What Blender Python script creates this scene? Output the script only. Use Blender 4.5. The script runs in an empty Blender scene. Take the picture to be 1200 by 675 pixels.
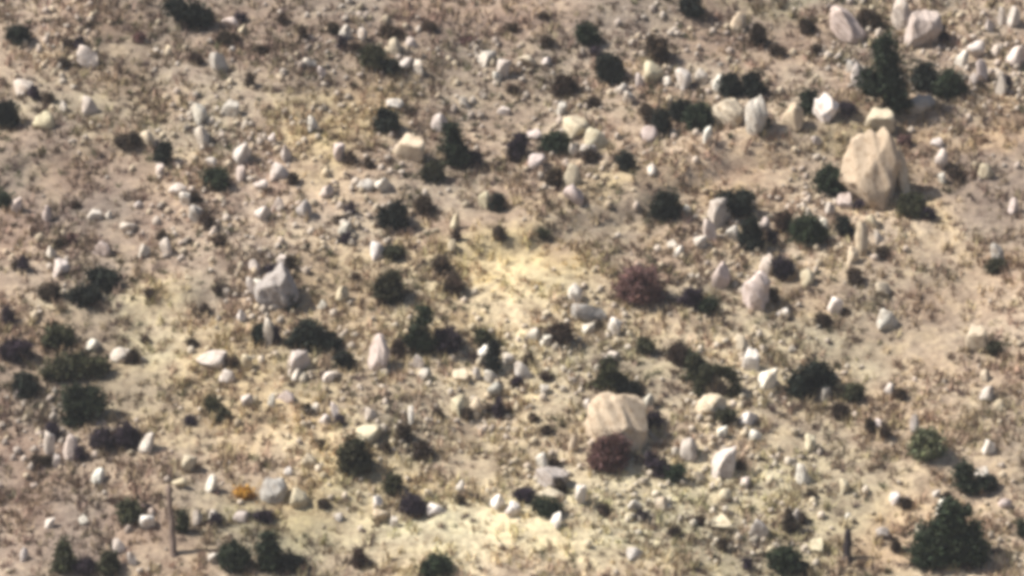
import bpy, math, random
import numpy as np
from mathutils import Vector, Matrix

random.seed(11)
rng = np.random.default_rng(11)
R = math.radians
scene = bpy.context.scene
C = scene.collection

# ------------------------------------------------------------------ camera
PW, PH = 1200.0, 675.0                  # size of the photograph in pixels
D, PITCH, WIDTH = 400.0, R(6.0), 60.0   # distance to the slope, look-down angle, metres across the view
cam = bpy.data.cameras.new('camera')
cam.sensor_width = 36.0
cam.lens = 36.0 * D / WIDTH
cam.clip_start, cam.clip_end = 1.0, 6000.0
cam_ob = bpy.data.objects.new('camera', cam)
CAM = Vector((0, -D * math.cos(PITCH), D * math.sin(PITCH)))
cam_ob.location = CAM
cam_ob.rotation_euler = (math.pi / 2 - PITCH, 0, 0)
C.objects.link(cam_ob)
scene.camera = cam_ob

# ------------------------------------------------------------------ sky, sun, exposure
SUN_EL, SUN_AZ = R(49), R(-98)          # azimuth from +Y, clockwise seen from above; -90 = from the left
world = bpy.data.worlds.new('World')
scene.world = world
world.use_nodes = True
wn = world.node_tree.nodes
wl = world.node_tree.links
bg = wn['Background']
sky = wn.new('ShaderNodeTexSky')
sky.sky_type = 'NISHITA'
sky.sun_disc = False
sky.sun_elevation = SUN_EL
sky.sun_rotation = SUN_AZ
sky.air_density, sky.dust_density = 1.0, 2.0
wl.new(sky.outputs[0], bg.inputs[0])
bg.inputs[1].default_value = 0.06
sun = bpy.data.lights.new('sun', 'SUN')
sun.energy, sun.angle, sun.color = 5.0, R(0.6), (1.0, 0.95, 0.87)
sun_ob = bpy.data.objects.new('sun', sun)
L = Vector((math.sin(SUN_AZ) * math.cos(SUN_EL), math.cos(SUN_AZ) * math.cos(SUN_EL), math.sin(SUN_EL)))
sun_ob.rotation_euler = L.to_track_quat('Z', 'Y').to_euler()
sun_ob.location = L * 80
C.objects.link(sun_ob)
vs = scene.view_settings
vs.view_transform, vs.look, vs.exposure, vs.gamma = 'Standard', 'None', 0.78, 1.0
vs.use_curve_mapping = False
scene.render.engine = 'CYCLES'
scene.cycles.pixel_filter_type = 'BLACKMAN_HARRIS'
scene.cycles.filter_width = 4.6         # the soft lens of a long-range video camera
scene.cycles.max_bounces = 5

# ------------------------------------------------------------------ noise and terrain height
_T = rng.random((256, 256))
def vnoise(x, y, ox=0.0, oy=0.0):
    x = np.asarray(x, float) + 1000.0 + ox
    y = np.asarray(y, float) + 1000.0 + oy
    xi, yi = np.floor(x).astype(int), np.floor(y).astype(int)
    fx, fy = x - xi, y - yi
    fx = fx * fx * fx * (fx * (fx * 6 - 15) + 10)
    fy = fy * fy * fy * (fy * (fy * 6 - 15) + 10)
    a, b = _T[xi & 255, yi & 255], _T[(xi + 1) & 255, yi & 255]
    c, d = _T[xi & 255, (yi + 1) & 255], _T[(xi + 1) & 255, (yi + 1) & 255]
    return (a * (1 - fx) + b * fx) * (1 - fy) + (c * (1 - fx) + d * fx) * fy - 0.5

M = math.tan(R(28))
def profile(y):
    # the hillside, levelling into a valley floor far below and a summit ridge far above
    y = np.asarray(y, float)
    return M * (np.clip(y, -110, 160) + 18 * np.tanh((y - np.clip(y, -110, 160)) / 18.0))

SCARPS = []                              # (points in world xy, height)
def seg_dist(x, y, pts):
    best = np.full(np.shape(x), 1e9)
    sgn = np.zeros(np.shape(x))
    for (x0, y0), (x1, y1) in zip(pts[:-1], pts[1:]):
        dx, dy = x1 - x0, y1 - y0
        t = np.clip(((x - x0) * dx + (y - y0) * dy) / (dx * dx + dy * dy), 0, 1)
        ex, ey = x - (x0 + t * dx), y - (y0 + t * dy)
        d = np.hypot(ex, ey)
        s = np.sign(dx * ey - dy * ex)
        m = d < best
        best = np.where(m, d, best)
        sgn = np.where(m, s, sgn)
    return best * sgn
def height(x, y):
    x = np.asarray(x, float); y = np.asarray(y, float)
    h = profile(y)
    h = h + 2.2 * vnoise(x / 27, y / 31, 3.3, 7.7) + 0.9 * vnoise(x / 9, y / 10, 13.1, 2.2)
    h = h + 0.42 * vnoise(x / 3.1, y / 3.6, 31.5, 22.2) + 0.17 * vnoise(x / 1.15, y / 1.3, 5.5, 41.0)
    h = h + 0.07 * vnoise(x / 0.42, y / 0.45, 15.5, 11.0)
    for pts, amp in SCARPS:
        wob = 0.5 * vnoise(x / 2.2, y / 2.2, 8.8, 1.2)
        d = seg_dist(x, y, pts) + wob
        s = np.clip((d + 0.7) / 1.2, 0, 1)
        s = s * s * (3 - 2 * s)
        h = h + amp * s * np.exp(-(np.maximum(d, 0) / 2.6) ** 2) * (np.abs(d) < 9)
    return h
Z0 = float(height(0, 0))

FWD = Vector((0, math.cos(PITCH), -math.sin(PITCH)))
UP = Vector((0, math.sin(PITCH), math.cos(PITCH)))
def pix_dir(u, v):
    k = WIDTH / D / PW
    return (FWD + Vector((1, 0, 0)) * ((u - PW / 2) * k) + UP * (-(v - PH / 2) * k)).normalized()
def hit(u, v):
    """Where the line of sight through pixel (u, v) meets the hillside."""
    d = pix_dir(u, v)
    t0, t1 = D * 0.8, D * 1.25
    f = lambda t: CAM.z + d.z * t - (float(height(CAM.x + d.x * t, CAM.y + d.y * t)) - Z0)
    a = t0
    fa = f(a)
    step = 4.0
    while a < t1:
        fb = f(a + step)
        if fb <= 0:
            break
        a, fa = a + step, fb
    lo, hi = a, a + step
    for _ in range(14):
        mid = 0.5 * (lo + hi)
        if f(mid) > 0: lo = mid
        else: hi = mid
    p = CAM + d * hi
    return Vector((p.x, p.y, float(height(p.x, p.y)) - Z0))
def mpp(p):                              # metres per photograph pixel at a point
    return (p - CAM).dot(FWD) * WIDTH / D / PW

scarp_px = [([(535, 306), (600, 291), (660, 269), (720, 256), (790, 226), (860, 197), (930, 182), (985, 170)], 0.75),
            ([(690, 243), (780, 216), (850, 187), (905, 174)], 0.45),
            ([(1050, 153), (1130, 143), (1230, 138)], 0.55),
            ([(70, 376), (160, 364), (230, 351), (275, 342)], 0.45),
            ([(-20, 190), (50, 187), (115, 183)], 0.4),
            ([(-20, 548), (90, 556), (205, 578)], 0.45),
            ([(560, 30), (700, 24), (800, 30)], 0.4)]
_tmp = []
for pts, amp in scarp_px:
    w = [hit(u, v) for u, v in pts]
    _tmp.append(([(p.x, p.y) for p in w], amp))
SCARPS = _tmp
Z0 = float(height(0, 0))

# ------------------------------------------------------------------ materials
def new_mat(name):
    m = bpy.data.materials.new(name)
    m.use_nodes = True
    nt = m.node_tree
    for n in list(nt.nodes): nt.nodes.remove(n)
    out = nt.nodes.new('ShaderNodeOutputMaterial')
    return m, nt, out
def node(nt, kind, **kw):
    n = nt.nodes.new(kind)
    for k, v in kw.items(): setattr(n, k, v)
    return n
def noise_node(nt, co, scale, detail=4.0, rough=0.6):
    n = node(nt, 'ShaderNodeTexNoise')
    n.inputs['Scale'].default_value = scale
    n.inputs['Detail'].default_value = detail
    n.inputs['Roughness'].default_value = rough
    nt.links.new(co, n.inputs['Vector'])
    return n.outputs['Fac']
def ramp(nt, fac, stops):
    r = node(nt, 'ShaderNodeValToRGB')
    e = r.color_ramp.elements
    while len(e) < len(stops): e.new(0.5)
    for i, (p, c) in enumerate(stops):
        e[i].position = p
        e[i].color = (*c, 1)
    nt.links.new(fac, r.inputs['Fac'])
    return r.outputs['Color']
def mix(nt, a, b, fac, mode='MIX'):
    m = node(nt, 'ShaderNodeMix', data_type='RGBA', blend_type=mode)
    for sock, v in ((m.inputs[6], a), (m.inputs[7], b)):
        if isinstance(v, tuple): sock.default_value = (*v, 1)
        else: nt.links.new(v, sock)
    if isinstance(fac, (int, float)): m.inputs[0].default_value = fac
    else: nt.links.new(fac, m.inputs[0])
    return m.outputs[2]
def finish(nt, out, col, rough=0.9, bump=None, bump_dist=0.05, bump_str=0.6, spec=0.2):
    b = node(nt, 'ShaderNodeBsdfPrincipled')
    nt.links.new(col, b.inputs['Base Color'])
    b.inputs['Roughness'].default_value = rough
    b.inputs['Specular IOR Level'].default_value = spec
    if bump is not None:
        bn = node(nt, 'ShaderNodeBump')
        bn.inputs['Distance'].default_value = bump_dist
        bn.inputs['Strength'].default_value = bump_str
        nt.links.new(bump, bn.inputs['Height'])
        nt.links.new(bn.outputs[0], b.inputs['Normal'])
    nt.links.new(b.outputs[0], out.inputs[0])
    return b

def ground_mat():
    m, nt, out = new_mat('dry_soil')
    co = node(nt, 'ShaderNodeTexCoord').outputs['Object']
    at = node(nt, 'ShaderNodeAttribute', attribute_name='soil').outputs['Color']
    n1 = noise_node(nt, co, 0.55, 5, 0.65)
    n2 = noise_node(nt, co, 2.4, 5, 0.7)
    n3 = noise_node(nt, co, 9.0, 3, 0.6)
    c = mix(nt, at, ramp(nt, n1, [(0.33, (0.62, 0.58, 0.58)), (0.52, (1, 1, 1)), (0.7, (1.25, 1.25, 1.15))]), 0.85, 'MULTIPLY')
    c = mix(nt, c, ramp(nt, n2, [(0.35, (0.6, 0.55, 0.52)), (0.5, (1, 1, 1)), (0.66, (1.3, 1.28, 1.2))]), 0.8, 'MULTIPLY')
    c = mix(nt, c, ramp(nt, n3, [(0.3, (0.7, 0.68, 0.66)), (0.6, (1.1, 1.1, 1.1))]), 0.6, 'MULTIPLY')
    finish(nt, out, c, 0.95, n2, 0.25, 0.7, 0.1)
    return m
def rock_mat():
    m, nt, out = new_mat('weathered_rock')
    tc = node(nt, 'ShaderNodeTexCoord')
    oi = node(nt, 'ShaderNodeObjectInfo')
    geo = node(nt, 'ShaderNodeNewGeometry').outputs['Position']
    n1 = noise_node(nt, geo, 2.2, 6, 0.65)
    n2 = noise_node(nt, geo, 8.0, 4, 0.65)
    c = mix(nt, oi.outputs['Color'], ramp(nt, n1, [(0.32, (0.58, 0.5, 0.44)), (0.5, (1, 1, 1)), (0.72, (1.15, 1.15, 1.15))]), 0.8, 'MULTIPLY')
    c = mix(nt, c, ramp(nt, n2, [(0.34, (0.6, 0.57, 0.52)), (0.48, (1, 1, 1))]), 0.6, 'MULTIPLY')
    finish(nt, out, c, 0.88, n2, 0.08, 0.8, 0.2)
    return m
def leaf_mat():
    m, nt, out = new_mat('dusty_foliage')
    oi = node(nt, 'ShaderNodeObjectInfo')
    at = node(nt, 'ShaderNodeAttribute', attribute_name='tone').outputs['Color']
    c = mix(nt, oi.outputs['Color'], at, 1.0, 'MULTIPLY')
    d = node(nt, 'ShaderNodeBsdfPrincipled')
    d.inputs['Roughness'].default_value = 0.75
    d.inputs['Specular IOR Level'].default_value = 0.15
    nt.links.new(c, d.inputs['Base Color'])
    t = node(nt, 'ShaderNodeBsdfTranslucent')
    nt.links.new(c, t.inputs['Color'])
    ms = node(nt, 'ShaderNodeMixShader')
    ms.inputs[0].default_value = 0.12
    nt.links.new(d.outputs[0], ms.inputs[1]); nt.links.new(t.outputs[0], ms.inputs[2])
    nt.links.new(ms.outputs[0], out.inputs[0])
    return m
def attr_mat(name, rough=0.9, scale=6.0):
    m, nt, out = new_mat(name)
    at = node(nt, 'ShaderNodeAttribute', attribute_name='tone').outputs['Color']
    geo = node(nt, 'ShaderNodeNewGeometry').outputs['Position']
    n = noise_node(nt, geo, scale, 3, 0.6)
    c = mix(nt, at, ramp(nt, n, [(0.3, (0.7, 0.68, 0.65)), (0.65, (1.12, 1.12, 1.12))]), 0.7, 'MULTIPLY')
    finish(nt, out, c, rough, spec=0.1)
    return m
def wood_mat():
    m, nt, out = new_mat('weathered_wood')
    oi = node(nt, 'ShaderNodeObjectInfo')
    geo = node(nt, 'ShaderNodeNewGeometry').outputs['Position']
    mp = node(nt, 'ShaderNodeMapping')
    mp.inputs['Scale'].default_value = (9, 9, 1.2)
    nt.links.new(geo, mp.inputs['Vector'])
    n = noise_node(nt, mp.outputs[0], 1.5, 5, 0.65)
    c = mix(nt, oi.outputs['Color'], ramp(nt, n, [(0.3, (0.45, 0.4, 0.38)), (0.65, (1.2, 1.2, 1.2))]), 0.9, 'MULTIPLY')
    finish(nt, out, c, 0.9, n, 0.04, 0.8, 0.15)
    return m
MAT = {'ground': ground_mat(), 'rock': rock_mat(), 'leaf': leaf_mat(), 'wood': wood_mat(),
       'grass': attr_mat('dry_grass_blades'), 'stone': attr_mat('loose_stone', 0.9, 9.0)}

# ------------------------------------------------------------------ mesh helper
def mesh_from(name, verts, faces, mat, colors=None, attr='tone', smooth=False):
    me = bpy.data.meshes.new(name)
    verts = np.asarray(verts, np.float32)
    faces = np.asarray(faces, np.int32)
    k = faces.shape[1]
    me.vertices.add(len(verts)); me.vertices.foreach_set('co', verts.ravel())
    me.loops.add(faces.size); me.loops.foreach_set('vertex_index', faces.ravel())
    me.polygons.add(len(faces)); me.polygons.foreach_set('loop_start', np.arange(0, faces.size, k, dtype=np.int32))
    if smooth: me.polygons.foreach_set('use_smooth', np.ones(len(faces), bool))
    me.update(calc_edges=True)
    if colors is not None:
        a = me.attributes.new(attr, 'FLOAT_COLOR', 'POINT')
        col = np.ones((len(verts), 4), np.float32); col[:, :3] = colors
        a.data.foreach_set('color', col.ravel())
    me.materials.append(mat)
    return me
def link(name, me, parent=None, color=None):
    o = bpy.data.objects.new(name, me)
    C.objects.link(o)
    if parent is not None: o.parent = parent
    if color is not None: o.color = (*color, 1)
    return o

# ------------------------------------------------------------------ ground
def axis(lo, hi, step, far):
    core = list(np.arange(lo, hi, step))
    out, s, p = [], step, hi
    while p < far: out.append(p); s = min(s * 1.25, 40); p += s
    neg, s, p = [], step, lo
    while p > -far: s = min(s * 1.25, 40); p -= s; neg.append(p)
    return np.array(neg[::-1] + core + out)
xs, ys = axis(-35, 35, 0.15, 1500), axis(-31, 35, 0.16, 1500)
X, Y = np.meshgrid(xs, ys)
Zg = height(X, Y) - Z0
nx, ny = len(xs), len(ys)
idx = np.arange(nx * ny).reshape(ny, nx)
F = np.stack([idx[:-1, :-1], idx[:-1, 1:], idx[1:, 1:], idx[1:, :-1]], -1).reshape(-1, 4)

TAN, STRAW, CREAM, BROWN, RED, OLIVE, ORANGE = ((.345, .275, .208), (.445, .362, .215), (.475, .42, .285), (.205, .158, .13),
                                                (.31, .215, .165), (.32, .295, .195), (.38, .275, .17))
# soil and grass patches, plus broad browns darkening the top and upper left: pixel centre, radii in pixels, colour, weight
PATCH = [(600, 0, 800, 110, BROWN, .5), (100, 180, 330, 200, BROWN, .5), (120, 130, 170, 80, OLIVE, .35), (700, 600, 520, 130, CREAM, .4), (300, 60, 200, 60, BROWN, .30), (80, 245, 130, 45, BROWN, .8), (50, 190, 90, 30, BROWN, .5),
         (305, 190, 50, 40, RED, .6), (650, 15, 190, 16, BROWN, .8), (960, 5, 140, 18, OLIVE, .6), (1170, 215, 70, 45, BROWN, .85), (700, 150, 160, 60, TAN, .5),
         (640, 330, 110, 60, STRAW, .9), (600, 380, 160, 60, CREAM, .5), (560, 330, 40, 40, STRAW, .8), (820, 210, 140, 34, ORANGE, .4),
         (1110, 340, 130, 110, TAN, .7), (1100, 280, 40, 60, ORANGE, .35), (1080, 470, 140, 50, ORANGE, .3), (900, 420, 130, 60, CREAM, .5), (880, 300, 80, 50, CREAM, .35),
         (230, 420, 160, 60, STRAW, .6), (160, 390, 120, 26, CREAM, .5), (420, 330, 120, 50, STRAW, .35), (380, 560, 80, 50, STRAW, .8), (515, 570, 40, 40, STRAW, .9),
         (640, 640, 240, 50, CREAM, .9), (780, 570, 140, 60, CREAM, .7), (300, 480, 140, 40, STRAW, .5), (95, 615, 190, 70, BROWN, .85), (30, 540, 90, 70, BROWN, .75), (60, 470, 130, 70, BROWN, .35), (160, 545, 90, 30, TAN, .7),
         (1040, 640, 60, 40, ORANGE, .7), (1150, 640, 90, 40, TAN, .6), (940, 600, 90, 50, CREAM, .5), (350, 630, 110, 40, OLIVE, .5), (380, 140, 60, 50, STRAW, .6), (440, 130, 50, 60, STRAW, .5),
         (1010, 140, 60, 20, STRAW, .6), (1120, 165, 90, 14, ORANGE, .5), (1060, 250, 40, 30, STRAW, .5), (700, 210, 60, 20, STRAW, .5), (560, 450, 120, 40, STRAW, .35), (480, 460, 90, 40, TAN, .4)]
PWORLD = []
for u, v, ru, rv, c, w in PATCH:
    p = hit(u, v); k = mpp(p)
    PWORLD.append((p.x, p.y, ru * k, rv * k / (M * math.cos(PITCH) + math.sin(PITCH)), c, w))
def soil_color(x, y):
    col = np.empty(np.shape(x) + (3,)); col[...] = TAN
    wx = x + 5.0 * vnoise(x / 4, y / 4, 2, 9) + 2.0 * vnoise(x / 1.3, y / 1.3, 1, 4)
    wy = y + 6.0 * vnoise(x / 4, y / 4, 22, 19) + 2.5 * vnoise(x / 1.3, y / 1.3, 12, 44)
    for px, py, rx, ry, c, w in PWORLD:
        g = w * np.exp(-(((wx - px) / rx) ** 2 + ((wy - py) / ry) ** 2) ** 1.3)
        col = col * (1 - g[..., None]) + np.array(c) * g[..., None]
    n = vnoise(x / 6, y / 7, 51, 3)[..., None]
    col = col * (1 + 0.5 * n) + np.array((.03, .0, -.01)) * vnoise(x / 3, y / 3, 4, 77)[..., None]
    return np.clip(col, 0.03, 0.7)
me = mesh_from('hillside_ground', np.stack([X, Y, Zg], -1).reshape(-1, 3), F, MAT['ground'],
               soil_color(X, Y).reshape(-1, 3), 'soil', True)
ground = link('hillside_ground', me)
ground['kind'] = 'structure'
ground['label'] = 'dry tan hillside of bare soil and straw coloured grass'

# ------------------------------------------------------------------ rocks
ICO = {}
def ico(sub):
    if sub not in ICO:
        import bmesh
        bm = bmesh.new()
        bmesh.ops.create_icosphere(bm, subdivisions=sub, radius=1.0)
        v = np.array([q.co[:] for q in bm.verts]); f = np.array([[q.index for q in p.verts] for p in bm.faces])
        bm.free(); ICO[sub] = (v, f)
    return ICO[sub]
def rock_shape(seed, sub, cuts=9, rough=0.10, pointed=0.0, dmin=0.38, dmax=0.82):
    r = np.random.default_rng(seed)
    v, f = ico(sub)
    v = v.copy()
    for _ in range(cuts):                          # flat fracture faces
        n = r.normal(size=3); n /= np.linalg.norm(n)
        d = r.uniform(dmin, dmax)
        s = v @ n
        v -= np.outer(np.maximum(s - d, 0) * 0.97, n)
    for fr, am in ((1.6, 1.0), (3.4, .5), (7.0, .28)):
        o = r.uniform(0, 90, 3)
        k = vnoise(v[:, 0] * fr + v[:, 2] * fr * .7, v[:, 1] * fr - v[:, 2] * fr * .6, o[0], o[1])
        v *= (1 + rough * 1.6 * am * k)[:, None]
    if pointed:
        z = np.clip((v[:, 2] + 1) / 2, 0, 1)
        v[:, :2] *= (1 - pointed * z ** 1.5)[:, None]
    for a in range(3):                             # normalise to a unit box
        lo, hi = v[:, a].min(), v[:, a].max()
        v[:, a] = (v[:, a] - lo) / (hi - lo) - 0.5
    return v, f
ROCK_MESH = [mesh_from('boulder_shape', *rock_shape(100 + i, 3, 9 + i % 8, 0.14 + 0.03 * (i % 4), 0.45 * (i % 3 == 1)), MAT['rock'], smooth=False) for i in range(24)]
RCOL = {'w': (.54, .485, .43), 'c': (.53, .455, .335), 't': (.46, .375, .275), 'p': (.49, .42, .375), 'g': (.36, .33, .30), 'b': (.72, .67, .60)}
RWORD = {'w': 'whitish', 'c': 'cream coloured', 't': 'tan', 'p': 'pinkish grey', 'g': 'grey', 'b': 'bright white'}

ITEMS = []     # everything that gets a label: dict(ob, pos, noun words, landmark, label)
def add_rock(u, v, w, h, col, lm=None, label=None, shape=None, tilt=None, hero=False):
    g = hit(u, v + h * 0.5)
    k = mpp(g)
    W, H = w * k * 1.04, h * k * 1.04
    dep = min(W, H * 1.5) * random.uniform(0.85, 1.05)
    if hero:
        me = mesh_from('boulder_shape', *rock_shape(int(u * 7 + v), 5, 9, 0.20, shape or 0, 0.6, 0.9), MAT['rock'], smooth=True)
    else:
        me = random.choice(ROCK_MESH)
    j = random.uniform(.86, 1.1)
    c = tuple(min(.8, x * j * random.uniform(.97, 1.03)) for x in RCOL[col])
    o = link('boulder', me, None, c)
    o.location = (g.x, g.y + dep * 0.33, g.z + H * 0.40)
    o.scale = (W * 1.12, dep * 1.15, H * 1.2)
    ry = random.uniform(-.25, .25) if tilt is None else tilt
    if w / h > 1.8 or h / w > 1.8: ry *= 0.4
    o.rotation_euler = (random.uniform(-.12, .12), ry, 0 if hero else random.uniform(-.35, .35))
    size = max(w, h)
    word = ('large ' if size > 36 else 'medium sized ' if size > 22 else 'small ')
    asp = w / h
    word += ('upright ' if asp < 0.62 else 'low flat ' if asp > 1.55 else 'rounded ' if .85 < asp < 1.2 else 'blocky ')
    word += RWORD[col]
    ITEMS.append(dict(ob=o, pos=g.copy(), words=word + ' boulder', cat='boulder', lm=lm, label=label,
                      group='boulders scattered over the hillside', size=size * k))
    return o

# ------------------------------------------------------------------ shrubs
SCOL = {'g': (.026, .036, .020), 'k': (.016, .020, .015), 'o': (.046, .047, .026), 'b': (.058, .041, .030), 'p': (.040, .029, .040),
        'r': (.135, .078, .072), 's': (.135, .14, .085), 'y': (.42, .22, .04)}
SWORD = {'g': 'dark green', 'k': 'blackish green', 'o': 'olive green', 'b': 'dry brown', 'p': 'purplish brown', 'r': 'reddish', 's': 'pale grey green', 'y': 'orange'}
def leaf_cloud(lobes, seed, leaf, dens):
    """Leaf faces grown on many small clumps spread over a set of ellipsoid lobes (centre, radii)."""
    r = np.random.default_rng(seed)
    cen, ton = [], []
    clumps = []
    for (c, rad) in lobes:
        c, rad = np.array(c), np.array(rad)
        area = (rad[0] * rad[2] + rad[0] * rad[1] + rad[1] * rad[2])
        nc = int(np.clip(area / (leaf * leaf) * 0.16, 10, 60))
        q = r.normal(size=(nc, 3)); q /= np.linalg.norm(q, axis=1)[:, None]
        q *= r.uniform(0.45, 0.98, (nc, 1)) ** 0.6
        q = np.where((q[:, 2:3] < -0.75), q * 0.7, q)
        cc = c + q * rad * 0.86
        clumps.append(cc)
        per = int(np.clip(area / (leaf * leaf) * dens / nc, 8, 90))
        for p in cc:
            s = r.uniform(.55, 1.35) * leaf * 2.1
            n = int(per * r.uniform(.6, 1.4))
            cen.append(p + r.normal(size=(n, 3)) * s * np.array((.8, .8, .62)))
            ton.append(np.full(n, r.uniform(.6, 1.45)))
        core = c + r.normal(size=(per * nc // 3, 3)) * rad * 0.42
        cen.append(core); ton.append(np.full(len(core), .9))
    cen, ton = np.concatenate(cen), np.concatenate(ton)
    n = len(cen)
    a = r.normal(size=(n, 3)); a /= np.linalg.norm(a, axis=1)[:, None]
    b = r.normal(size=(n, 3)); b -= a * (a * b).sum(1)[:, None]; b /= np.linalg.norm(b, axis=1)[:, None]
    s = leaf * r.uniform(.6, 1.35, (n, 1))
    V = np.stack([cen - a * s, cen + b * s * .45, cen + a * s, cen - b * s * .45], 1).reshape(-1, 3)
    Fq = np.arange(4 * n).reshape(n, 4)
    t = ton * r.uniform(.65, 1.4, n)
    col = np.stack([t * r.uniform(.9, 1.12, n), t, t * r.uniform(.85, 1.1, n)], 1)
    return V, Fq, np.repeat(col, 4, 0), np.concatenate(clumps)
def tubes(paths, sides=5):
    V, Fq = [], []
    for path in paths:
        base = len(V)
        for i, (p, rad) in enumerate(path):
            for s in range(sides):
                a = 2 * math.pi * s / sides
                V.append((p[0] + math.cos(a) * rad, p[1] + math.sin(a) * rad, p[2]))
        for i in range(len(path) - 1):
            for s in range(sides):
                q, t = base + i * sides, (s + 1) % sides
                Fq.append((q + s, q + t, q + sides + t, q + sides + s))
        n = base + (len(path) - 1) * sides
        V.append(path[-1][0]); tip = len(V) - 1
        for s in range(sides): Fq.append((n + s, n + (s + 1) % sides, tip, tip))
    return V, Fq
def add_shrub(u, v, w, h, kind, lm=None, label=None, lobes=None, fine=1.0):
    g = hit(u, v + h * 0.46)
    k = mpp(g)
    w0, h0 = w, h
    w, h = w * 1.12, h * 1.1
    W, H = w * k, h * k
    seed = int(u * 31 + v * 17 + w)
    r = random.Random(seed)
    root = bpy.data.objects.new('shrub', None)
    root.empty_display_size = 0.3
    C.objects.link(root)
    dep = min(W, 1.3 * H) * 0.5
    root.location = (g.x, g.y + dep * 0.55, float(height(g.x, g.y + dep * 0.55)) - Z0 - 0.02)
    drop = g.z - root.location.z                      # front foot lies lower on the slope
    L3 = []
    if lobes:                                         # lobes given in pixels relative to the shrub's centre
        for (lx, ly, rw, rh) in lobes:
            L3.append(((lx * k, r.uniform(-.2, .2), drop + H / 2 - ly * k), (rw * k * 1.12, min(rw, rh * 1.2) * k, rh * k * 1.12)))
    else:
        L3.append(((0, 0, drop + H * .42), (W * .45, dep * .9, H * .46)))
        L3.append(((W * .06, 0, drop + H * .2), (W * .42, dep * .9, H * .24)))
        for i in range(r.choice((2, 3, 3))):
            a = r.uniform(0, 6.28)
            rr = r.uniform(.18, .28)
            L3.append(((math.cos(a) * W * .27, math.sin(a) * dep * .5, drop + H * r.uniform(.25, .7)), (W * rr, W * rr * .9, H * r.uniform(.2, .3))))
    leaf = (0.085 + 0.018 * min(W, 3)) * fine
    twig = kind in 'bpr'
    V, Fq, col, clumps = leaf_cloud(L3, seed, leaf * (0.8 if twig else 1.0), 9.0 if twig else 11.0)
    jit = r.uniform(.85, 1.2)
    link('foliage', mesh_from('shrub_foliage', V, Fq, MAT['leaf'], col), root, tuple(x * jit * r.uniform(.96, 1.04) for x in SCOL[kind]))
    paths = []
    step = max(1, len(clumps) // 9)
    for p in clumps[::step]:
        b = (p[0] * .25, p[1] * .25, -.08)
        mid = (p[0] * .55 + r.uniform(-.05, .05), p[1] * .55, p[2] * .5)
        rad = 0.02 + 0.012 * W
        paths.append([(b, rad), (mid, rad * .7), (tuple(p), rad * .3)])
    tv, tf = tubes(paths)
    link('stem', mesh_from('shrub_stem', tv, np.array(tf), MAT['wood'], smooth=True), root, (.16, .12, .09))
    size = max(w0, h0); asp = w / h
    word = ('large ' if size > 42 else '' if size > 24 else 'small ') + ('low spreading ' if asp > 1.5 else 'upright ' if asp < .66 else 'rounded ' if size > 20 else '')
    ITEMS.append(dict(ob=root, pos=g.copy(), words=word + SWORD[kind] + ' shrub', cat='shrub', lm=lm, label=label,
                      group='shrubs scattered over the hillside', size=size * k))
    return root

S = add_shrub
# landmark shrubs and foliage standing in for cast shadows
S(750, 335, 54, 54, 'r', 'the reddish shrub in yellow grass', 'round reddish purple shrub alone in yellow grass below the terrace edge')
S(712, 534, 50, 48, 'r', 'the reddish shrub under the broad boulder', 'round reddish purple shrub growing right under the broad tan boulder')
S(1112, 640, 88, 84, 'g', 'the largest green shrub', 'largest shrub of the slope, dark green, broad and bushy',
  lobes=[(-14, 12, 28, 28), (14, 0, 24, 36), (2, -22, 14, 20), (26, 20, 20, 24), (-24, 22, 16, 18)])
S(1086, 522, 40, 42, 's', 'the pale grey green shrub', 'palest shrub of the slope, dusty grey green and thinly leaved')
S(841, 456, 54, 44, 'o', 'the arching shrub', 'olive shrub arching over a pale rounded boulder it half encircles', fine=.6,
  lobes=[(-21, 6, 5, 18), (-3, -17, 15, 5), (20, 2, 6, 18), (-14, -10, 8, 8), (12, -13, 9, 7)])
S(852, 490, 26, 17, 'o', None, 'small low olive shrub at the foot of the encircled boulder')
S(1038, 98, 46, 92, 'g', 'the ragged tall shrub', 'tall ragged dark green shrub with a narrow crown on a wide base',
  lobes=[(0, -26, 14, 22), (-14, 8, 14, 17), (6, 14, 18, 24), (15, 28, 12, 14), (4, -6, 10, 16)])
S(222, 23, 54, 42, 'k', 'the slanting long shrub', 'long blackish shrub whose crown slants down the upper slope',
  lobes=[(-18, -11, 12, 9), (-4, -4, 14, 12), (10, 4, 14, 14), (16, 10, 9, 12)])
S(88, 435, 76, 36, 'o', 'the sprawling olive shrub', 'widest sprawling olive shrub, low and ragged, among other dark shrubs',
  lobes=[(-24, 6, 16, 11), (-4, 0, 18, 14), (18, -4, 18, 13), (30, 4, 9, 8)])
S(97, 481, 50, 48, 'g', 'the bushy shrub below the sprawl', 'bushy dark green shrub just downhill of the sprawling olive shrub',
  lobes=[(-12, -8, 12, 14), (8, -4, 17, 15), (-6, 12, 15, 11)])
S(533, 174, 30, 58, 'g', 'the tall dark wedge shrub', 'tall wedge shaped dark green shrub with a white stone at its foot',
  lobes=[(-5, -16, 8, 12), (-1, 2, 12, 16), (2, 16, 14, 12)])
S(372, 400, 64, 36, 'k', 'the long tapering shrub', 'long dark shrub with a domed head tapering to a low tail',
  lobes=[(-12, -4, 17, 14), (2, 3, 16, 11), (-24, 6, 9, 8), (16, 8, 11, 7)])
S(404, 424, 20, 20, 'k')  # added foliage standing in for the cast shadow at the tail
S(522, 400, 34, 36, 'p', 'the dark plum shrub', 'very dark plum coloured shrub beside a green one in a cluster')
S(495, 392, 28, 58, 'g', None, 'ragged green shrub pressed against the dark plum coloured shrub', lobes=[(2, -17, 9, 12), (-5, 8, 12, 18), (6, 16, 8, 10)])
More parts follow.
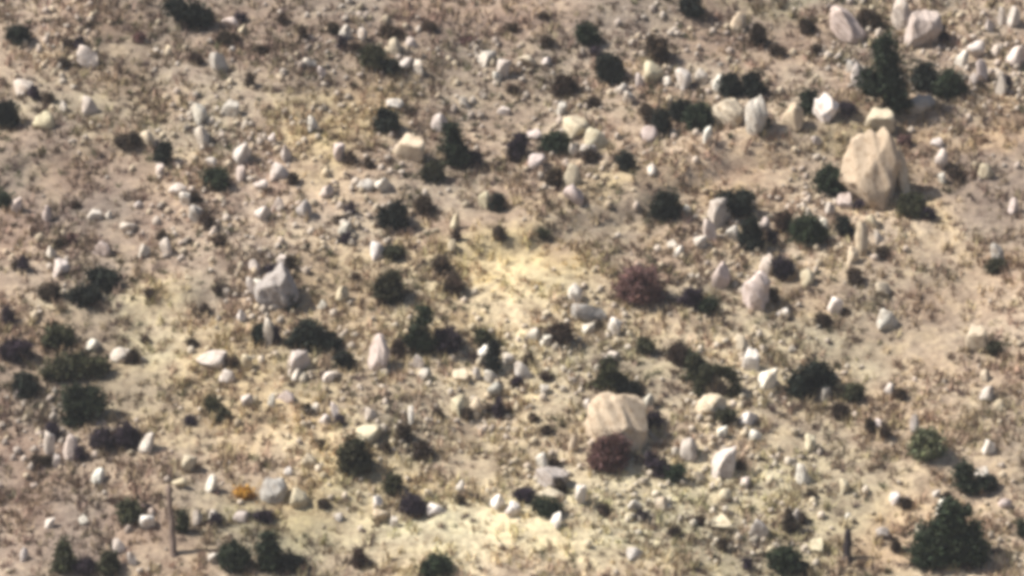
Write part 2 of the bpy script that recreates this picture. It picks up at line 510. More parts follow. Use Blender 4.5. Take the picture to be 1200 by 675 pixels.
S(717, 444, 36, 44, 'o', 'the shrub atop the broad boulder', 'olive shrub growing at the upper edge of the broad tan boulder', lobes=[(-4, -6, 12, 14), (2, 8, 15, 12), (-10, 10, 8, 10)])
S(738, 458, 24, 20, 'k')  # black cast shadow of the olive shrub, modelled as foliage
S(950, 450, 54, 50, 'k', 'the wide dark clump', 'wide blackish green shrub with a notched top, alone on pale grass', lobes=[(-11, 2, 14, 20), (8, -6, 14, 15), (19, 0, 8, 12)])
S(947, 271, 38, 42, 'g', 'the dense shrub with white stone', 'dense dark green shrub with a small white stone at its edge')
S(1136, 562, 30, 44, 'g', 'the green shrub with grey stone', 'dark green shrub hugging a greyish stone downhill of the pale shrub', lobes=[(-4, 0, 11, 19), (6, 14, 14, 8)])
S(1158, 568, 18, 18, 'k')  # shadow lobe of the green shrub, built as dark leaves
S(415, 541, 40, 52, 'o', 'the lone olive shrub', 'large olive shrub standing on yellow grass', lobes=[(-3, -8, 14, 16), (4, 8, 15, 15), (-10, 4, 9, 12)])
S(455, 341, 34, 44, 'o', None, 'large olive green shrub in open grass uphill of the dark plum shrub', lobes=[(2, -8, 11, 14), (-6, 4, 11, 14), (5, 10, 12, 12)])
S(274, 654, 32, 38, 'g', 'the paired green shrubs'  , 'dark green rounded shrub standing next to a taller leafy one')
S(314, 648, 25, 52, 'g', None, 'tall leafy dark green shrub paired with a rounder one')
S(285, 579, 17, 14, 'y', 'the orange shrub', 'small bright orange flowering shrub beside a grey boulder')
S(862, 244, 42, 36, 'k', 'the spreading dark shrub pair', 'dark spreading shrub just uphill of a dark upright one among pale stones', lobes=[(-10, -2, 12, 13), (9, -3, 12, 14), (2, 8, 10, 9)])
S(880, 276, 24, 42, 'k', None, 'dark upright shrub tucked under a spreading dark one among pale stones')
# further shrubs, a few shaped as boulder or shrub shadows, (u, v, w, h, kind)
for a in [(22, 42, 24, 25, 'k'), (266, 46, 28, 16, 'b'), (281, 22, 11, 14, 'p'), (8, 136, 22, 36, 'k'), (148, 170, 28, 18, 'b'), (191, 178, 15, 34, 'k'),
          (252, 212, 30, 25, 'g'), (459, 38, 24, 18, 'b'), (437, 68, 24, 32, 'o'), (456, 79, 24, 16, 'k'), (451, 142, 26, 32, 'k'), (556, 187, 16, 22, 'p'), (505, 203, 24, 24, 'o'),  # low blackish one is the olive shrub's shadow shaped in foliage
          (502, 32, 15, 11, 'b'), (306, 58, 11, 14, 'b'), (548, 48, 17, 9, 'r'), (342, 210, 11, 16, 'b'), (418, 57, 15, 13, 'b'), (599, 181, 10, 18, 'b'),  # one small brown shrub stands in for a whitish boulder's shadow
          (689, 42, 24, 27, 'g'), (810, 9, 24, 26, 'k'), (771, 60, 26, 34, 'b'), (716, 83, 30, 36, 'k'), (661, 101, 27, 29, 'b'), (888, 42, 20, 27, 'b'), (856, 102, 24, 28, 'k'),
          (884, 99, 25, 36, 'k'), (760, 134, 15, 22, 'b'), (777, 145, 17, 32, 'k'), (797, 131, 23, 30, 'k'), (818, 139, 34, 34, 'g'), (650, 168, 34, 24, 'g'), (732, 190, 19, 24, 'k'),
          (605, 175, 21, 36, 'p'), (648, 210, 20, 25, 'b'), (895, 144, 13, 16, 'k'), (640, 49, 11, 14, 'b'), (691, 183, 15, 17, 'b'), (947, 32, 17, 19, 'b'), (1085, 91, 29, 38, 'k'),
          (1112, 101, 34, 38, 'g'), (945, 122, 21, 32, 'g'), (992, 130, 19, 15, 'p'), (973, 213, 34, 38, 'g'), (994, 212, 14, 16, 'p'), (1020, 25, 30, 24, 'b'), (1104, 40, 12, 24, 'p'),  # purplish last one is the squat boulder's shadow made of leaves
          (57, 344, 24, 22, 'b'), (100, 348, 34, 25, 'k'), (121, 328, 32, 30, 'k'), (9, 370, 12, 26, 'p'), (67, 396, 40, 28, 'o'), (18, 413, 42, 23, 'p'), (28, 452, 26, 34, 'k'),
          (4, 235, 13, 22, 'g'), (243, 260, 11, 24, 'b'), (226, 232, 14, 14, 'b'), (257, 281, 11, 17, 'b'), (258, 340, 15, 11, 'b'), (272, 425, 11, 15, 'b'), (155, 418, 15, 20, 'b'), (27, 308, 9, 22, 'p'),  # tallest brown one takes the place of a grey boulder's cast shadow
          (459, 256, 33, 34, 'k'), (496, 243, 25, 24, 'b'), (461, 296, 20, 20, 'o'), (516, 312, 20, 26, 'b'), (531, 334, 26, 24, 'b'), (467, 410, 16, 22, 'b'), (566, 399, 18, 24, 'o'),
          (577, 418, 13, 42, 'k'), (582, 238, 13, 22, 'k'), (585, 274, 13, 20, 'b'), (338, 356, 13, 20, 'k'), (303, 392, 13, 26, 'k'), (322, 393, 13, 22, 'p'), (535, 276, 9, 16, 'b'),  # one blackish shrub is modelled shade at the wide grey boulder's foot
          (780, 243, 28, 38, 'k'), (808, 350, 27, 26, 'p'), (828, 359, 20, 18, 'g'), (655, 392, 32, 29, 'b'), (796, 414, 26, 30, 'b'), (815, 432, 20, 46, 'o'), (635, 274, 12, 13, 'o'), (755, 407, 13, 22, 'o'),
          (617, 420, 11, 12, 'b'), (919, 262, 19, 30, 'b'), (991, 268, 16, 25, 'k'), (1068, 243, 30, 28, 'o'), (1088, 250, 14, 16, 'p'), (917, 315, 25, 28, 'p'), (966, 376, 17, 16, 'b'), (907, 347, 9, 18, 'b'),
          (1005, 240, 9, 13, 'p'), (1034, 296, 15, 15, 'b'), (1003, 325, 15, 22, 'b'), (1164, 409, 15, 18, 'o'), (1166, 312, 14, 22, 'o'), (988, 364, 10, 10, 'b'), (904, 278, 10, 22, 'p'),
          (120, 515, 26, 32, 'p'), (147, 512, 30, 30, 'p'), (60, 507, 15, 18, 'p'), (250, 474, 14, 18, 'o'), (261, 489, 13, 17, 'o'), (151, 602, 27, 29, 'o'), (172, 595, 9, 11, 'p'), (74, 655, 22, 40, 'o'), (97, 667, 26, 18, 'p'),
          (127, 662, 20, 28, 'o'), (213, 612, 11, 30, 'o'), (253, 611, 11, 13, 'p'), (223, 493, 11, 13, 'p'), (41, 538, 9, 12, 'b'), (55, 540, 13, 14, 'b'), (94, 532, 12, 20, 'p'),
          (474, 509, 19, 23, 'b'), (492, 530, 27, 22, 'b'), (460, 569, 17, 28, 'o'), (485, 594, 29, 31, 'p'), (420, 656, 15, 26, 'b'), (510, 666, 34, 28, 'g'), (341, 662, 28, 20, 'k'),
          (308, 606, 20, 14, 'p'), (379, 591, 11, 13, 'b'), (547, 485, 9, 16, 'b'), (585, 479, 11, 28, 'p'), (540, 586, 8, 12, 'b'), (766, 492, 17, 22, 'p'), (770, 546, 26, 28, 'p'), (789, 556, 20, 19, 'g'),
          (614, 580, 22, 20, 'p'), (640, 597, 30, 18, 'g'), (656, 570, 15, 20, 'b'), (708, 598, 11, 15, 'b'), (752, 606, 13, 14, 'p'), (648, 542, 11, 13, 'b'), (866, 545, 8, 15, 'b'), (983, 482, 19, 21, 'b'), (1000, 462, 19, 21, 'o'),
          (1055, 463, 13, 13, 'b'), (918, 659, 38, 34, 'g'), (938, 667, 18, 16, 'k'), (925, 611, 12, 34, 'b'), (1061, 591, 13, 13, 'b'), (940, 607, 7, 18, 'b'), (1198, 620, 8, 24, 'g'), (1110, 586, 9, 20, 'b'),
          (80, 52, 11, 12, 'b'), (92, 50, 9, 16, 'p'), (75, 74, 9, 12, 'b'), (105, 30, 9, 9, 'b'), (40, 110, 10, 18, 'p'), (56, 115, 9, 14, 'b'), (163, 45, 12, 14, 'r'), (230, 70, 14, 14, 'b'), (293, 95, 9, 18, 'b'),
          (331, 22, 7, 18, 'b'), (354, 38, 6, 26, 'b'), (400, 50, 8, 20, 'p'), (391, 34, 10, 14, 'b'), (432, 192, 8, 14, 'b'), (410, 185, 10, 16, 'b'), (480, 130, 14, 9, 'b'), (600, 33, 14, 10, 'b'), (635, 20, 12, 8, 'b'),
          (695, 120, 16, 12, 'b'), (700, 62, 14, 10, 'p'), (600, 105, 10, 12, 'b'), (910, 60, 16, 14, 'b'), (958, 60, 12, 12, 'b'), (1060, 166, 12, 14, 'r'), (1180, 95, 8, 16, 'p'), (1150, 100, 9, 14, 'b'), (1120, 205, 16, 16, 'b'),
          (88, 240, 10, 10, 'b'), (190, 277, 11, 10, 'b'), (70, 286, 14, 12, 'b'), (85, 280, 8, 14, 'r'), (18, 310, 8, 14, 'b'), (175, 345, 10, 12, 'b'), (240, 362, 8, 14, 'b'), (225, 402, 10, 10, 'b'), (170, 398, 8, 9, 'b'),
          (410, 245, 9, 14, 'p'), (398, 258, 14, 10, 'b'), (405, 280, 14, 14, 'p'), (415, 325, 8, 9, 'b'), (700, 380, 14, 10, 'b'), (605, 448, 10, 12, 'p'), (640, 442, 10, 10, 'b'), (340, 308, 8, 18, 'b'), (322, 318, 18, 12, 'p'),
          (398, 492, 9, 14, 'p'), (360, 480, 9, 12, 'b'), (376, 521, 8, 10, 'b'), (453, 525, 6, 14, 'b'), (512, 485, 8, 10, 'b'), (575, 480, 8, 14, 'b'), (640, 505, 10, 12, 'b'), (625, 490, 10, 10, 'b'), (820, 610, 10, 12, 'b'),
          (790, 625, 12, 12, 'b'), (848, 640, 10, 14, 'b'), (876, 662, 9, 14, 'p'), (1020, 500, 9, 18, 'b'), (1037, 505, 8, 22, 'b'), (950, 580, 8, 12, 'b'), (985, 480, 10, 14, 'b'), (1050, 640, 9, 18, 'b')]:
    S(*a)

B = add_rock
# landmark boulders
B(1020, 197, 62, 92, 't', 'the tallest boulder', 'tallest boulder of the slope, pale tan with a lit shoulder', shape=0.35, tilt=0.05, hero=True)
B(1058, 200, 13, 60, 'c', None, 'thin upright slab leaning beside the tallest boulder', tilt=-.3)
B(723, 496, 66, 62, 't', 'the broad tan boulder', 'broad tan boulder between an olive shrub above and a reddish shrub below', shape=0.1, tilt=0.05, hero=True)
B(993, 29, 32, 46, 'p', 'the leaning pinkish boulder', 'big pinkish boulder leaning over a dark hollow near the hilltop', shape=.1, tilt=-.35, hero=True)
B(1058, 17, 24, 38, 'p', None, 'upright pinkish boulder standing between two bigger ones near the hilltop', shape=.2, hero=True)
B(1083, 34, 36, 44, 'p', 'the squat pinkish boulder', 'squat pale pinkish boulder with its thin shadow modelled as foliage near the hilltop', shape=.2, hero=True)
B(968, 127, 27, 34, 'b', 'the egg shaped white boulder', 'bright egg shaped white boulder next to a dark green shrub', shape=.1, tilt=0, hero=True)
B(852, 133, 36, 33, 'c', 'the domed cream boulder', 'domed cream boulder below two dark shrubs', shape=.2, tilt=0, hero=True)
B(887, 136, 24, 46, 'w', 'the jagged white boulder', 'jagged tall whitish boulder under a blackish shrub', shape=-.35, hero=True)
B(325, 336, 46, 50, 'g', 'the wide grey boulder', 'wide grey boulder with shade modelled as dark foliage at its foot', shape=.2, tilt=.1, hero=True)
B(320, 576, 28, 30, 'g', 'the grey boulder by orange shrub', 'rounded dark grey boulder next to the orange flowering shrub', hero=True)
B(834, 476, 34, 24, 'c', 'the encircled boulder', 'pale rounded boulder half encircled by an arching olive shrub', hero=True)
B(887, 342, 34, 42, 'p', 'the pale slab below the shrub pair', 'large pinkish slab on the rocky rise below two dark shrubs', shape=.2, hero=True)
B(646, 561, 36, 24, 'g', 'the overhanging grey slab', 'flat grey slab overhanging a dark gap above a paler stone', hero=True)
B(444, 414, 22, 42, 'p', 'the pink pillar stone', 'upright pinkish white pillar stone close to the dark shrub cluster', shape=.25, hero=True)
for a in [(103, 68, 25, 25, 'w'), (256, 73, 17, 25, 'w'), (270, 127, 18, 20, 'w'), (235, 134, 15, 25, 'w'), (236, 162, 17, 28, 'w'), (284, 180, 19, 28, 'w'), (282, 204, 11, 19, 'p'), (50, 142, 21, 21, 'c'), (105, 123, 17, 21, 'w'),
          (74, 125, 10, 14, 'w'), (270, 28, 20, 16, 'p'), (285, 35, 11, 11, 'c'), (172, 165, 17, 23, 'c'), (29, 103, 22, 17, 'p'), (208, 222, 17, 13, 'b'), (248, 191, 14, 13, 'w'), (200, 57, 10, 10, 'c'), (272, 58, 8, 8, 'w'), (187, 199, 10, 14, 'w'),
          (463, 122, 18, 12, 'b'), (515, 143, 19, 20, 'w'), (480, 173, 32, 31, 'c'), (546, 180, 13, 22, 'w'), (367, 145, 12, 19, 'b'), (329, 201, 21, 19, 'w'), (428, 217, 17, 15, 'w'), (450, 217, 22, 16, 'w'), (305, 218, 15, 15, 'w'),
          (363, 74, 15, 11, 'w'), (378, 84, 10, 13, 'w'), (476, 74, 16, 15, 'w'), (490, 79, 12, 19, 'w'), (483, 50, 14, 13, 'p'), (572, 68, 22, 16, 'w'), (590, 82, 14, 22, 'w'), (583, 90, 10, 12, 'w'), (544, 120, 9, 14, 'w'), (590, 130, 13, 11, 'w'), (405, 38, 12, 18, 'w'),
          (425, 40, 10, 15, 'p'), (319, 163, 9, 14, 'w'), (335, 180, 11, 22, 'p'), (463, 54, 16, 20, 'c'), (398, 180, 12, 22, 'p'), (530, 158, 8, 10, 'c'),
          (765, 85, 24, 25, 'c'), (782, 95, 9, 11, 'b'), (803, 92, 16, 24, 'w'), (822, 90, 14, 19, 'w'), (842, 97, 12, 20, 'b'), (762, 157, 19, 18, 'p'), (676, 150, 28, 24, 'c'), (700, 163, 28, 24, 'c'), (688, 178, 22, 18, 'p'), (829, 158, 10, 22, 'b'),
          (764, 199, 9, 13, 'b'), (735, 115, 10, 15, 'w'), (658, 128, 11, 16, 'w'), (730, 104, 12, 14, 'w'), (671, 205, 20, 24, 'c'), (626, 158, 18, 12, 'p'), (628, 190, 20, 18, 'p'), (617, 72, 20, 14, 'c'), (640, 72, 12, 10, 'w'), (866, 25, 18, 22, 'c'), (750, 94, 9, 18, 'w'), (672, 176, 10, 14, 'w'),
          (928, 135, 24, 28, 't'), (1005, 88, 14, 30, 'w'), (996, 78, 10, 16, 'b'), (1143, 58, 18, 22, 'w'), (1127, 68, 14, 20, 'w'), (1188, 20, 14, 26, 'w'), (1175, 18, 10, 20, 'p'), (1173, 98, 11, 28, 'w'), (1151, 84, 12, 28, 'p'), (1190, 66, 20, 26, 'w'),
          (1080, 122, 30, 22, 'g'), (1102, 188, 13, 26, 'w'), (1098, 167, 13, 11, 'w'), (1104, 209, 10, 14, 'w'), (1030, 141, 32, 28, 'c'), (957, 165, 11, 12, 'w'), (1004, 172, 14, 28, 'b'), (1160, 30, 10, 16, 'w'), (1168, 60, 12, 16, 'p'), (1140, 95, 9, 18, 'w'), (1040, 60, 12, 14, 'w'), (912, 108, 14, 12, 'c'), (1155, 200, 18, 16, 'c'),  # upright bright white one imitates the tallest boulder's sunlit edge
          (228, 252, 15, 22, 'g'), (217, 234, 14, 18, 'w'), (110, 252, 14, 13, 'w'), (127, 252, 8, 10, 'w'), (168, 295, 15, 17, 'w'), (194, 290, 13, 22, 'w'), (60, 296, 10, 17, 'w'), (72, 314, 17, 20, 'w'), (142, 417, 23, 17, 'w'), (108, 405, 17, 15, 'w'),
          (250, 421, 34, 20, 'w'), (267, 441, 19, 14, 'w'), (283, 370, 10, 15, 'b'), (298, 312, 11, 15, 'w'), (162, 240, 9, 9, 'w'), (55, 250, 11, 20, 'p'), (295, 335, 11, 20, 'w'), (290, 425, 12, 20, 'c'), (18, 240, 14, 18, 'p'), (150, 268, 18, 12, 'p'), (118, 292, 20, 18, 'p'),
          (444, 293, 19, 20, 'b'), (304, 335, 10, 16, 'b'), (377, 357, 9, 11, 'b'), (361, 400, 14, 22, 'w'), (314, 390, 11, 32, 'p'), (568, 414, 15, 22, 'b'), (575, 440, 15, 15, 'w'), (489, 424, 12, 16, 'w'), (567, 235, 13, 22, 'c'), (325, 240, 13, 17, 'w'), (309, 250, 20, 17, 'w'),
          (350, 424, 24, 26, 'p'), (385, 441, 13, 14, 'w'), (498, 439, 15, 14, 'w'), (400, 345, 15, 18, 'c'), (484, 390, 9, 13, 'w'), (596, 421, 12, 14, 'w'), (530, 290, 9, 13, 'c'), (330, 305, 12, 14, 'p'), (355, 245, 18, 20, 'g'), (559, 438, 9, 14, 'w'), (533, 260, 9, 20, 'c'), (540, 440, 18, 16, 'c'), (347, 440, 10, 16, 'w'), (382, 225, 16, 14, 'p'), (405, 268, 14, 16, 'w'),
          (674, 344, 14, 22, 'b'), (690, 367, 38, 20, 'g'), (720, 384, 14, 22, 'b'), (640, 398, 12, 15, 'b'), (624, 392, 15, 16, 'w'), (689, 384, 13, 12, 'w'), (613, 434, 17, 22, 'w'), (718, 418, 17, 12, 'w'), (843, 250, 26, 34, 'p'), (860, 275, 16, 22, 'b'), (845, 324, 20, 32, 'p'), (880, 422, 18, 28, 'b'),
          (870, 402, 15, 20, 'c'), (899, 444, 18, 26, 'b'), (788, 287, 10, 12, 'w'), (805, 245, 9, 9, 'b'), (895, 265, 12, 20, 'p'), (898, 310, 14, 24, 'p'), (832, 270, 14, 26, 'w'), (672, 230, 22, 26, 'p'), (822, 285, 14, 14, 'w'), (795, 295, 10, 16, 'w'),
          (966, 263, 13, 15, 'b'), (926, 314, 10, 11, 'b'), (979, 360, 15, 22, 'b'), (1042, 375, 26, 22, 'w'), (1145, 397, 24, 32, 'c'), (1170, 300, 14, 28, 'g'), (1188, 242, 11, 20, 'w'), (947, 325, 15, 18, 'c'), (1010, 278, 13, 44, 'c'), (990, 235, 16, 20, 'p'), (917, 367, 15, 13, 'w'), (1030, 277, 10, 16, 'w'), (1022, 260, 12, 18, 'c'), (972, 245, 12, 16, 'w'), (1155, 440, 12, 14, 'c'), (1035, 340, 16, 18, 'c'), (1000, 300, 12, 20, 'c'),
          (116, 558, 15, 19, 'b'), (58, 522, 12, 32, 'w'), (83, 524, 18, 28, 'p'), (172, 613, 17, 18, 'b'), (248, 567, 12, 22, 'b'), (172, 520, 15, 26, 'w'), (231, 607, 10, 20, 'p'), (221, 545, 15, 20, 'c'), (98, 610, 9, 13, 'w'), (58, 612, 9, 13, 'w'), (251, 655, 13, 11, 'w'), (250, 604, 10, 14, 'w'),
          (28, 650, 8, 18, 'w'), (140, 640, 14, 20, 'p'), (155, 655, 10, 16, 'w'), (210, 568, 16, 12, 'c'), (66, 540, 8, 16, 'w'), (22, 460, 10, 16, 'w'), (290, 470, 16, 14, 'w'), (285, 605, 22, 12, 'p'),
          (337, 553, 9, 12, 'b'), (350, 585, 20, 24, 'c'), (443, 590, 11, 18, 'b'), (446, 606, 18, 14, 't'), (482, 487, 7, 22, 'b'), (540, 476, 22, 24, 'c'), (558, 478, 14, 24, 'c'), (502, 580, 10, 14, 'c'), (512, 597, 22, 12, 'b'), (584, 589, 16, 20, 'b'), (597, 600, 10, 14, 'b'), (430, 511, 32, 22, 'c'), (462, 612, 9, 14, 'w'), (362, 541, 16, 18, 'c'), (380, 492, 14, 12, 'w'), (393, 482, 9, 20, 'w'), (398, 606, 10, 10, 'w'), (540, 572, 10, 18, 'w'), (578, 458, 14, 20, 'g'), (335, 465, 20, 14, 'p'), (318, 470, 8, 18, 'w'), (368, 478, 12, 12, 'w'), (435, 485, 14, 14, 'p'),
          (635, 541, 14, 22, 'b'), (645, 581, 28, 15, 'c'), (681, 581, 12, 23, 'b'), (603, 597, 12, 17, 'b'), (652, 609, 12, 18, 'b'), (877, 491, 26, 16, 'b'), (887, 511, 16, 14, 'b'), (848, 541, 24, 36, 'w'), (808, 526, 22, 26, 'p'), (846, 506, 13, 13, 'b'), (887, 620, 20, 24, 'w'), (842, 613, 36, 16, 'c'), (689, 473, 10, 11, 'w'), (758, 470, 13, 18, 'w'), (875, 566, 15, 13, 'w'), (637, 457, 12, 12, 'w'), (743, 592, 16, 12, 'w'), (818, 560, 14, 14, 'c'), (745, 648, 20, 14, 'w'), (850, 580, 14, 16, 'c'), (792, 530, 10, 12, 'w'), (672, 520, 10, 20, 'c'), (777, 590, 16, 16, 'c'),
          (940, 555, 15, 23, 'b'), (1158, 525, 15, 19, 'b'), (1151, 555, 18, 16, 'w'), (1102, 594, 10, 22, 'b'), (1049, 585, 12, 15, 'b'), (1027, 498, 14, 13, 'w'), (1035, 625, 15, 14, 'w'), (1072, 497, 10, 24, 'p'), (994, 606, 7, 9, 'b'), (933, 605, 13, 18, 'w'), (1097, 578, 8, 8, 'w'), (968, 462, 13, 18, 'w'), (950, 520, 12, 22, 'c'), (1078, 625, 10, 22, 'c'), (1157, 462, 16, 18, 'w'), (1172, 475, 14, 14, 'c'), (906, 645, 16, 12, 'c'), (1042, 456, 12, 14, 'w'), (990, 570, 10, 18, 'c'), (1178, 590, 14, 12, 'p'), (958, 640, 16, 20, 'c')]:
    B(*a)

# ------------------------------------------------------------------ bare trunk and burnt stump
def trunk(name, u_top, v_top, u, v, wpx, color, stubs, label, cat, lm, wob):
    g = hit(u, v)
    k = mpp(g)
    root = bpy.data.objects.new(name, None)
    C.objects.link(root)
    root.location = g
    lean, H, r0 = (u_top - u) * k, (v - v_top) * k, wpx * k / 2
    path = []
    n = 9
    r = random.Random(int(u))
    pts = []
    for i in range(n):
        t = i / (n - 1)
        p = (lean * t + r.uniform(-wob, wob) * (0 < i < n - 1), r.uniform(-wob, wob), -0.15 + (H + .15) * t)
        pts.append(p)
        path.append((p, r0 * (1.35 - .35 * min(1, t * 5)) * (1 - .35 * t) * r.uniform(.88, 1.12)))
    tv, tf = tubes([path], 10)
    link('trunk', mesh_from(name, tv, np.array(tf), MAT['wood'], smooth=True), root, color)
    for (t, dx, dy, dz) in stubs:
        i = int(t * (n - 1)); p = pts[i]
        tv, tf = tubes([[(p, r0 * .5), ((p[0] + dx * .6, p[1] + dy * .6, p[2] + dz * .5), r0 * .38), ((p[0] + dx, p[1] + dy, p[2] + dz), r0 * .16)]], 7)
        link('branch_stub', mesh_from(name + '_stub', tv, np.array(tf), MAT['wood'], smooth=True), root, color)
    ITEMS.append(dict(ob=root, pos=g.copy(), words=name, cat=cat, lm=lm, label=label, group=None, size=H))
trunk('dead_trunk', 198, 568, 204, 649, 8, (.20, .155, .13), [(.55, -.3, -.1, .3), (.8, .28, .1, .3), (.95, -.2, .0, .25)],
      'bare weathered dead trunk standing upright on brown soil', 'dead tree', 'the dead trunk', .03)
trunk('burnt_stump', 994, 620, 992, 656, 11, (.035, .028, .03), [(.6, .28, -.1, .15)],
      'dark burnt upright stump on orange tan soil', 'stump', 'the burnt stump', .03)

# ------------------------------------------------------------------ labels
LMK = [i for i in ITEMS if i['lm']]
SL = math.cos(R(28))
def relation(a, b, full=True):
    dx, dy = a['pos'].x - b['pos'].x, (a['pos'].y - b['pos'].y) / SL
    d = math.hypot(dx, dy)
    if abs(dy) > abs(dx): side = 'uphill of' if dy > 0 else 'downhill of'
    else: side = 'on the shaded side of' if dx > 0 else 'on the sunlit side of'
    near = 'just ' if d < 2.6 else '' if d < 6 else 'some way '
    if 'side' in side and near == 'just ': near = 'close by '
    if 'side' in side and near == 'some way ': near = 'well over '
    return near + side + ' ' + b['lm']
used = {}
for it in ITEMS:
    if not it['label']:
        order = sorted((b for b in LMK if b is not it), key=lambda b: (b['pos'] - it['pos']).length)
        cands = [it['words'] + ' ' + relation(it, b) for b in order[:2]]
        cands.append(it['words'] + ' between ' + order[0]['lm'] + ' and ' + order[1]['lm'])
        cands += [it['words'] + ' ' + relation(it, b) for b in order[2:7]]
        cands = [c for c in cands if len(c.split()) <= 16] or [' '.join(cands[0].split()[:16])]
        it['label'] = next((c for c in cands if c not in used), cands[0])
    used.setdefault(it['label'], []).append(it)
for it in ITEMS:
    o = it['ob']
    o['label'], o['category'] = it['label'], it['cat']
    if it['group']: o['group'] = it['group']

# ------------------------------------------------------------------ loose stones, dry scrub and grass
ROCKY = [(80, 45, 40), (230, 255, 45), (320, 335, 55), (310, 190, 50), (450, 215, 60), (400, 70, 70), (580, 90, 60), (580, 470, 60), (680, 165, 60), (870, 290, 70), (620, 580, 60), (1150, 70, 80), (430, 480, 80), (885, 430, 60),
         (850, 520, 60), (900, 600, 70), (690, 370, 60), (560, 430, 50), (480, 75, 50), (800, 95, 60), (1010, 60, 60), (350, 420, 50), (60, 530, 50), (960, 250, 60), (1010, 290, 40), (640, 420, 50), (740, 600, 60), (400, 260, 60), (250, 160, 60)]
SMOOTH = [(1110, 350, 130, 110), (1140, 165, 110, 22), (810, 222, 120, 20), (640, 310, 90, 30), (1100, 480, 90, 40), (650, 640, 200, 35), (90, 600, 120, 50), (90, 235, 110, 30), (600, 16, 120, 14), (380, 640, 90, 30)]
SW = []
for u, v, ru, rv in SMOOTH:
    p = hit(u, v); SW.append((p.x, p.y, ru * mpp(p), rv * mpp(p) / 0.64))
def smoothness(x, y):
    d = np.zeros(np.shape(x))
    for px, py, rx, ry in SW:
        d = np.maximum(d, np.exp(-(((x - px) / rx) ** 2 + ((y - py) / ry) ** 2) ** 2))
    return d
RW = []
for u, v, rr in ROCKY:
    p = hit(u, v); RW.append((p.x, p.y, rr * mpp(p), rr * mpp(p) / 0.64))
def rockiness(x, y):
    d = np.zeros(np.shape(x))
    for px, py, rx, ry in RW:
        d = np.maximum(d, np.exp(-(((x - px) / rx) ** 2 + ((y - py) / ry) ** 2)))
    return d
def scatter(n, keep):
    x, y = rng.uniform(-34, 34, n), rng.uniform(-30, 34, n)
    m = rng.random(n) < keep(x, y)
    return x[m], y[m]
def slope_z(x, y): return height(x, y) - Z0

# stones
x, y = scatter(26000, lambda x, y: np.clip(0.05 + 0.22 * vnoise(x / 2.7, y / 2.7, 16, 96) + 0.75 * rockiness(x, y) * (0.3 + 1.4 * (vnoise(x / 1.7, y / 1.7, 6, 6) + .5)), 0.02, 1) * (1 - .85 * smoothness(x, y)))
n = len(x); z = slope_z(x, y)
protos = [rock_shape(900 + i, 1, 4, .18)[0] for i in range(12)]
pf = ico(1)[1]
s = 0.12 + 0.40 * rng.random(n) ** 2.4
P = np.array(protos)[rng.integers(0, 12, n)]
a = rng.uniform(0, 6.28, n); ca, sa = np.cos(a)[:, None], np.sin(a)[:, None]
P = np.stack([P[..., 0] * ca - P[..., 1] * sa, P[..., 0] * sa + P[..., 1] * ca, P[..., 2] * rng.uniform(.7, 1.6, (n, 1))], -1) * s[:, None, None]
P += np.stack([x, y, z + s * 0.22], -1)[:, None, :]
tone = (.55 * np.array([RCOL[c] for c in 'wcpgtwcp'])[rng.integers(0, 8, n)] + .55 * soil_color(x, y)) * rng.uniform(.65, 1.1, (n, 1))
nv = P.shape[1]
FS = (pf[None] + (np.arange(n) * nv)[:, None, None]).reshape(-1, 3)
st = link('loose_stones', mesh_from('loose_stones', P.reshape(-1, 3), FS, MAT['stone'], np.repeat(tone, nv, 0)))
st['kind'] = 'stuff'; st['label'] = 'small loose pale stones strewn over the dry slope'; st['category'] = 'stones'

def blades(name, x, y, per, hgt, wid, spread, tone, label, cat, up=1.0):
    n = len(x); z = slope_z(x, y)
    m = n * per
    bx = np.repeat(x, per) + rng.normal(0, 1, m) * np.repeat(spread, per)
    by = np.repeat(y, per) + rng.normal(0, 1, m) * np.repeat(spread, per)
    bz = np.repeat(z, per) + M * (by - np.repeat(y, per)) - 0.03
    hh = np.repeat(hgt, per) * rng.uniform(.5, 1.15, m)
    ww = np.repeat(wid, per) * rng.uniform(.6, 1.3, m)
    ang = rng.uniform(0, 6.28, m)
    lean = rng.normal(0, .42, (m, 2)) * hh[:, None] / up
    dx, dy = np.cos(ang) * ww, np.sin(ang) * ww
    v0 = np.stack([bx - dx, by - dy, bz], -1); v1 = np.stack([bx + dx, by + dy, bz], -1)
    v2 = np.stack([bx + lean[:, 0], by + lean[:, 1], bz + hh], -1)
    V = np.stack([v0, v1, v2], 1).reshape(-1, 3)
    tt = np.repeat(tone, per, 0) * rng.uniform(.75, 1.2, (m, 1))
    o = link(name, mesh_from(name, V, np.arange(3 * m).reshape(m, 3), MAT['grass'], np.repeat(tt, 3, 0)))
    o['kind'] = 'stuff'; o['label'] = label; o['category'] = cat
    return o
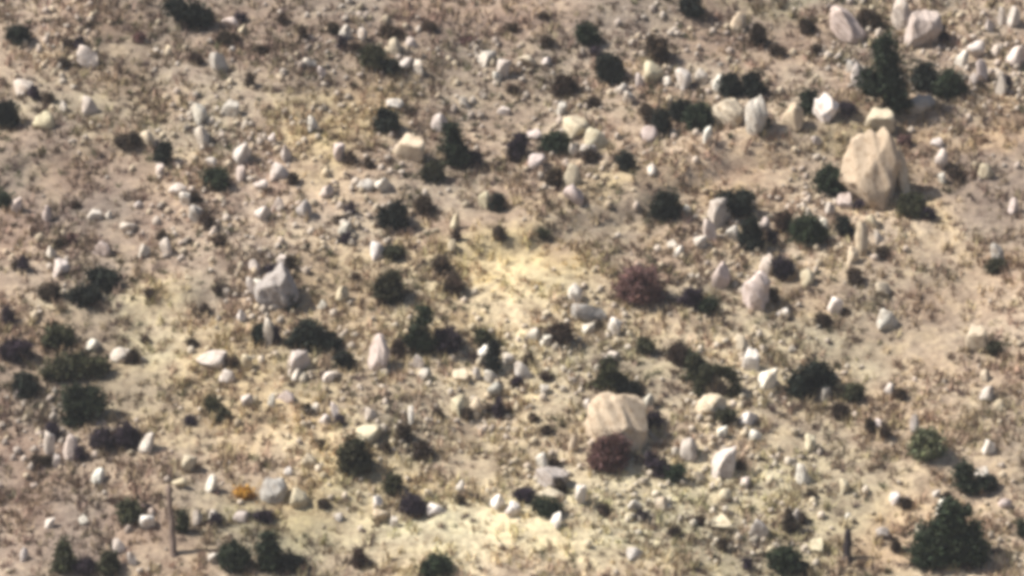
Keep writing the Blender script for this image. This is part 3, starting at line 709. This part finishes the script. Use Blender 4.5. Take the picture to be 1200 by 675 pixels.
# dry grass takes the tint of the patch it grows on
x, y = scatter(30000, lambda x, y: np.clip(.5 + 1.5 * vnoise(x / 2.3, y / 2.3, 71, 12), .12, 1))
n = len(x)
tint = np.array([(1.1, 1.06, .92), (1.0, 1.04, .85), (1.1, .98, 1.0), (.82, .76, .74), (1.25, 1.24, 1.12), (.68, .6, .58)])[rng.integers(0, 6, n)]
tone = soil_color(x, y) * rng.uniform(.8, 1.3, (n, 1)) * tint
big = rng.random(n) ** 2.2
blades('dry_grass', x, y, 11, .2 + .5 * big, .04 + .04 * big, .07 + .14 * big, tone, 'dry straw coloured grass tufts covering the slope', 'grass', 1.3)
# low dead scrub, brown and mauve
x, y = scatter(13000, lambda x, y: np.clip(.38 + 1.6 * vnoise(x / 2.9, y / 2.9, 17, 52), .03, 1) * (1 - .8 * smoothness(x, y)))
n = len(x)
tone = np.array([(.13, .09, .065), (.11, .075, .07), (.16, .12, .075), (.10, .10, .055)])[rng.integers(0, 4, n)] * rng.uniform(.7, 1.3, (n, 1))
blades('dead_scrub', x, y, 22, .2 + .34 * rng.random(n) ** 1.6, .028 + .014 * rng.random(n), .06 + .09 * rng.random(n), tone, 'low brown dead scrub between the stones', 'scrub', .6)

# ------------------------------------------------------------------ haze over the valley
HZ = 0.00010
if HZ > 0:
    m, nt, out = new_mat('valley_haze')
    pv = node(nt, 'ShaderNodeVolumePrincipled')
    pv.inputs['Color'].default_value = (.93, .94, .97, 1)
    pv.inputs['Density'].default_value = HZ
    pv.inputs['Anisotropy'].default_value = 0.2
    nt.links.new(pv.outputs[0], out.inputs['Volume'])
    lo, hi = (-1560, -1560, float(Zg.min()) - 1.0), (1560, 1560, float(Zg.max()) + 12.0)
    V = [(x_, y_, z_) for z_ in (lo[2], hi[2]) for y_ in (lo[1], hi[1]) for x_ in (lo[0], hi[0])]
    hz = link('haze', mesh_from('haze', V, [(0, 2, 3, 1), (4, 5, 7, 6), (0, 1, 5, 4), (2, 6, 7, 3), (0, 4, 6, 2), (1, 3, 7, 5)], m))
    hz['kind'] = 'stuff'; hz['label'] = 'thin pale haze hanging over the valley'; hz['category'] = 'haze'

print('shrubs', sum(i['cat'] == 'shrub' for i in ITEMS), 'boulders', sum(i['cat'] == 'boulder' for i in ITEMS),
      'shared labels', sum(len(v) for v in used.values() if len(v) > 1))
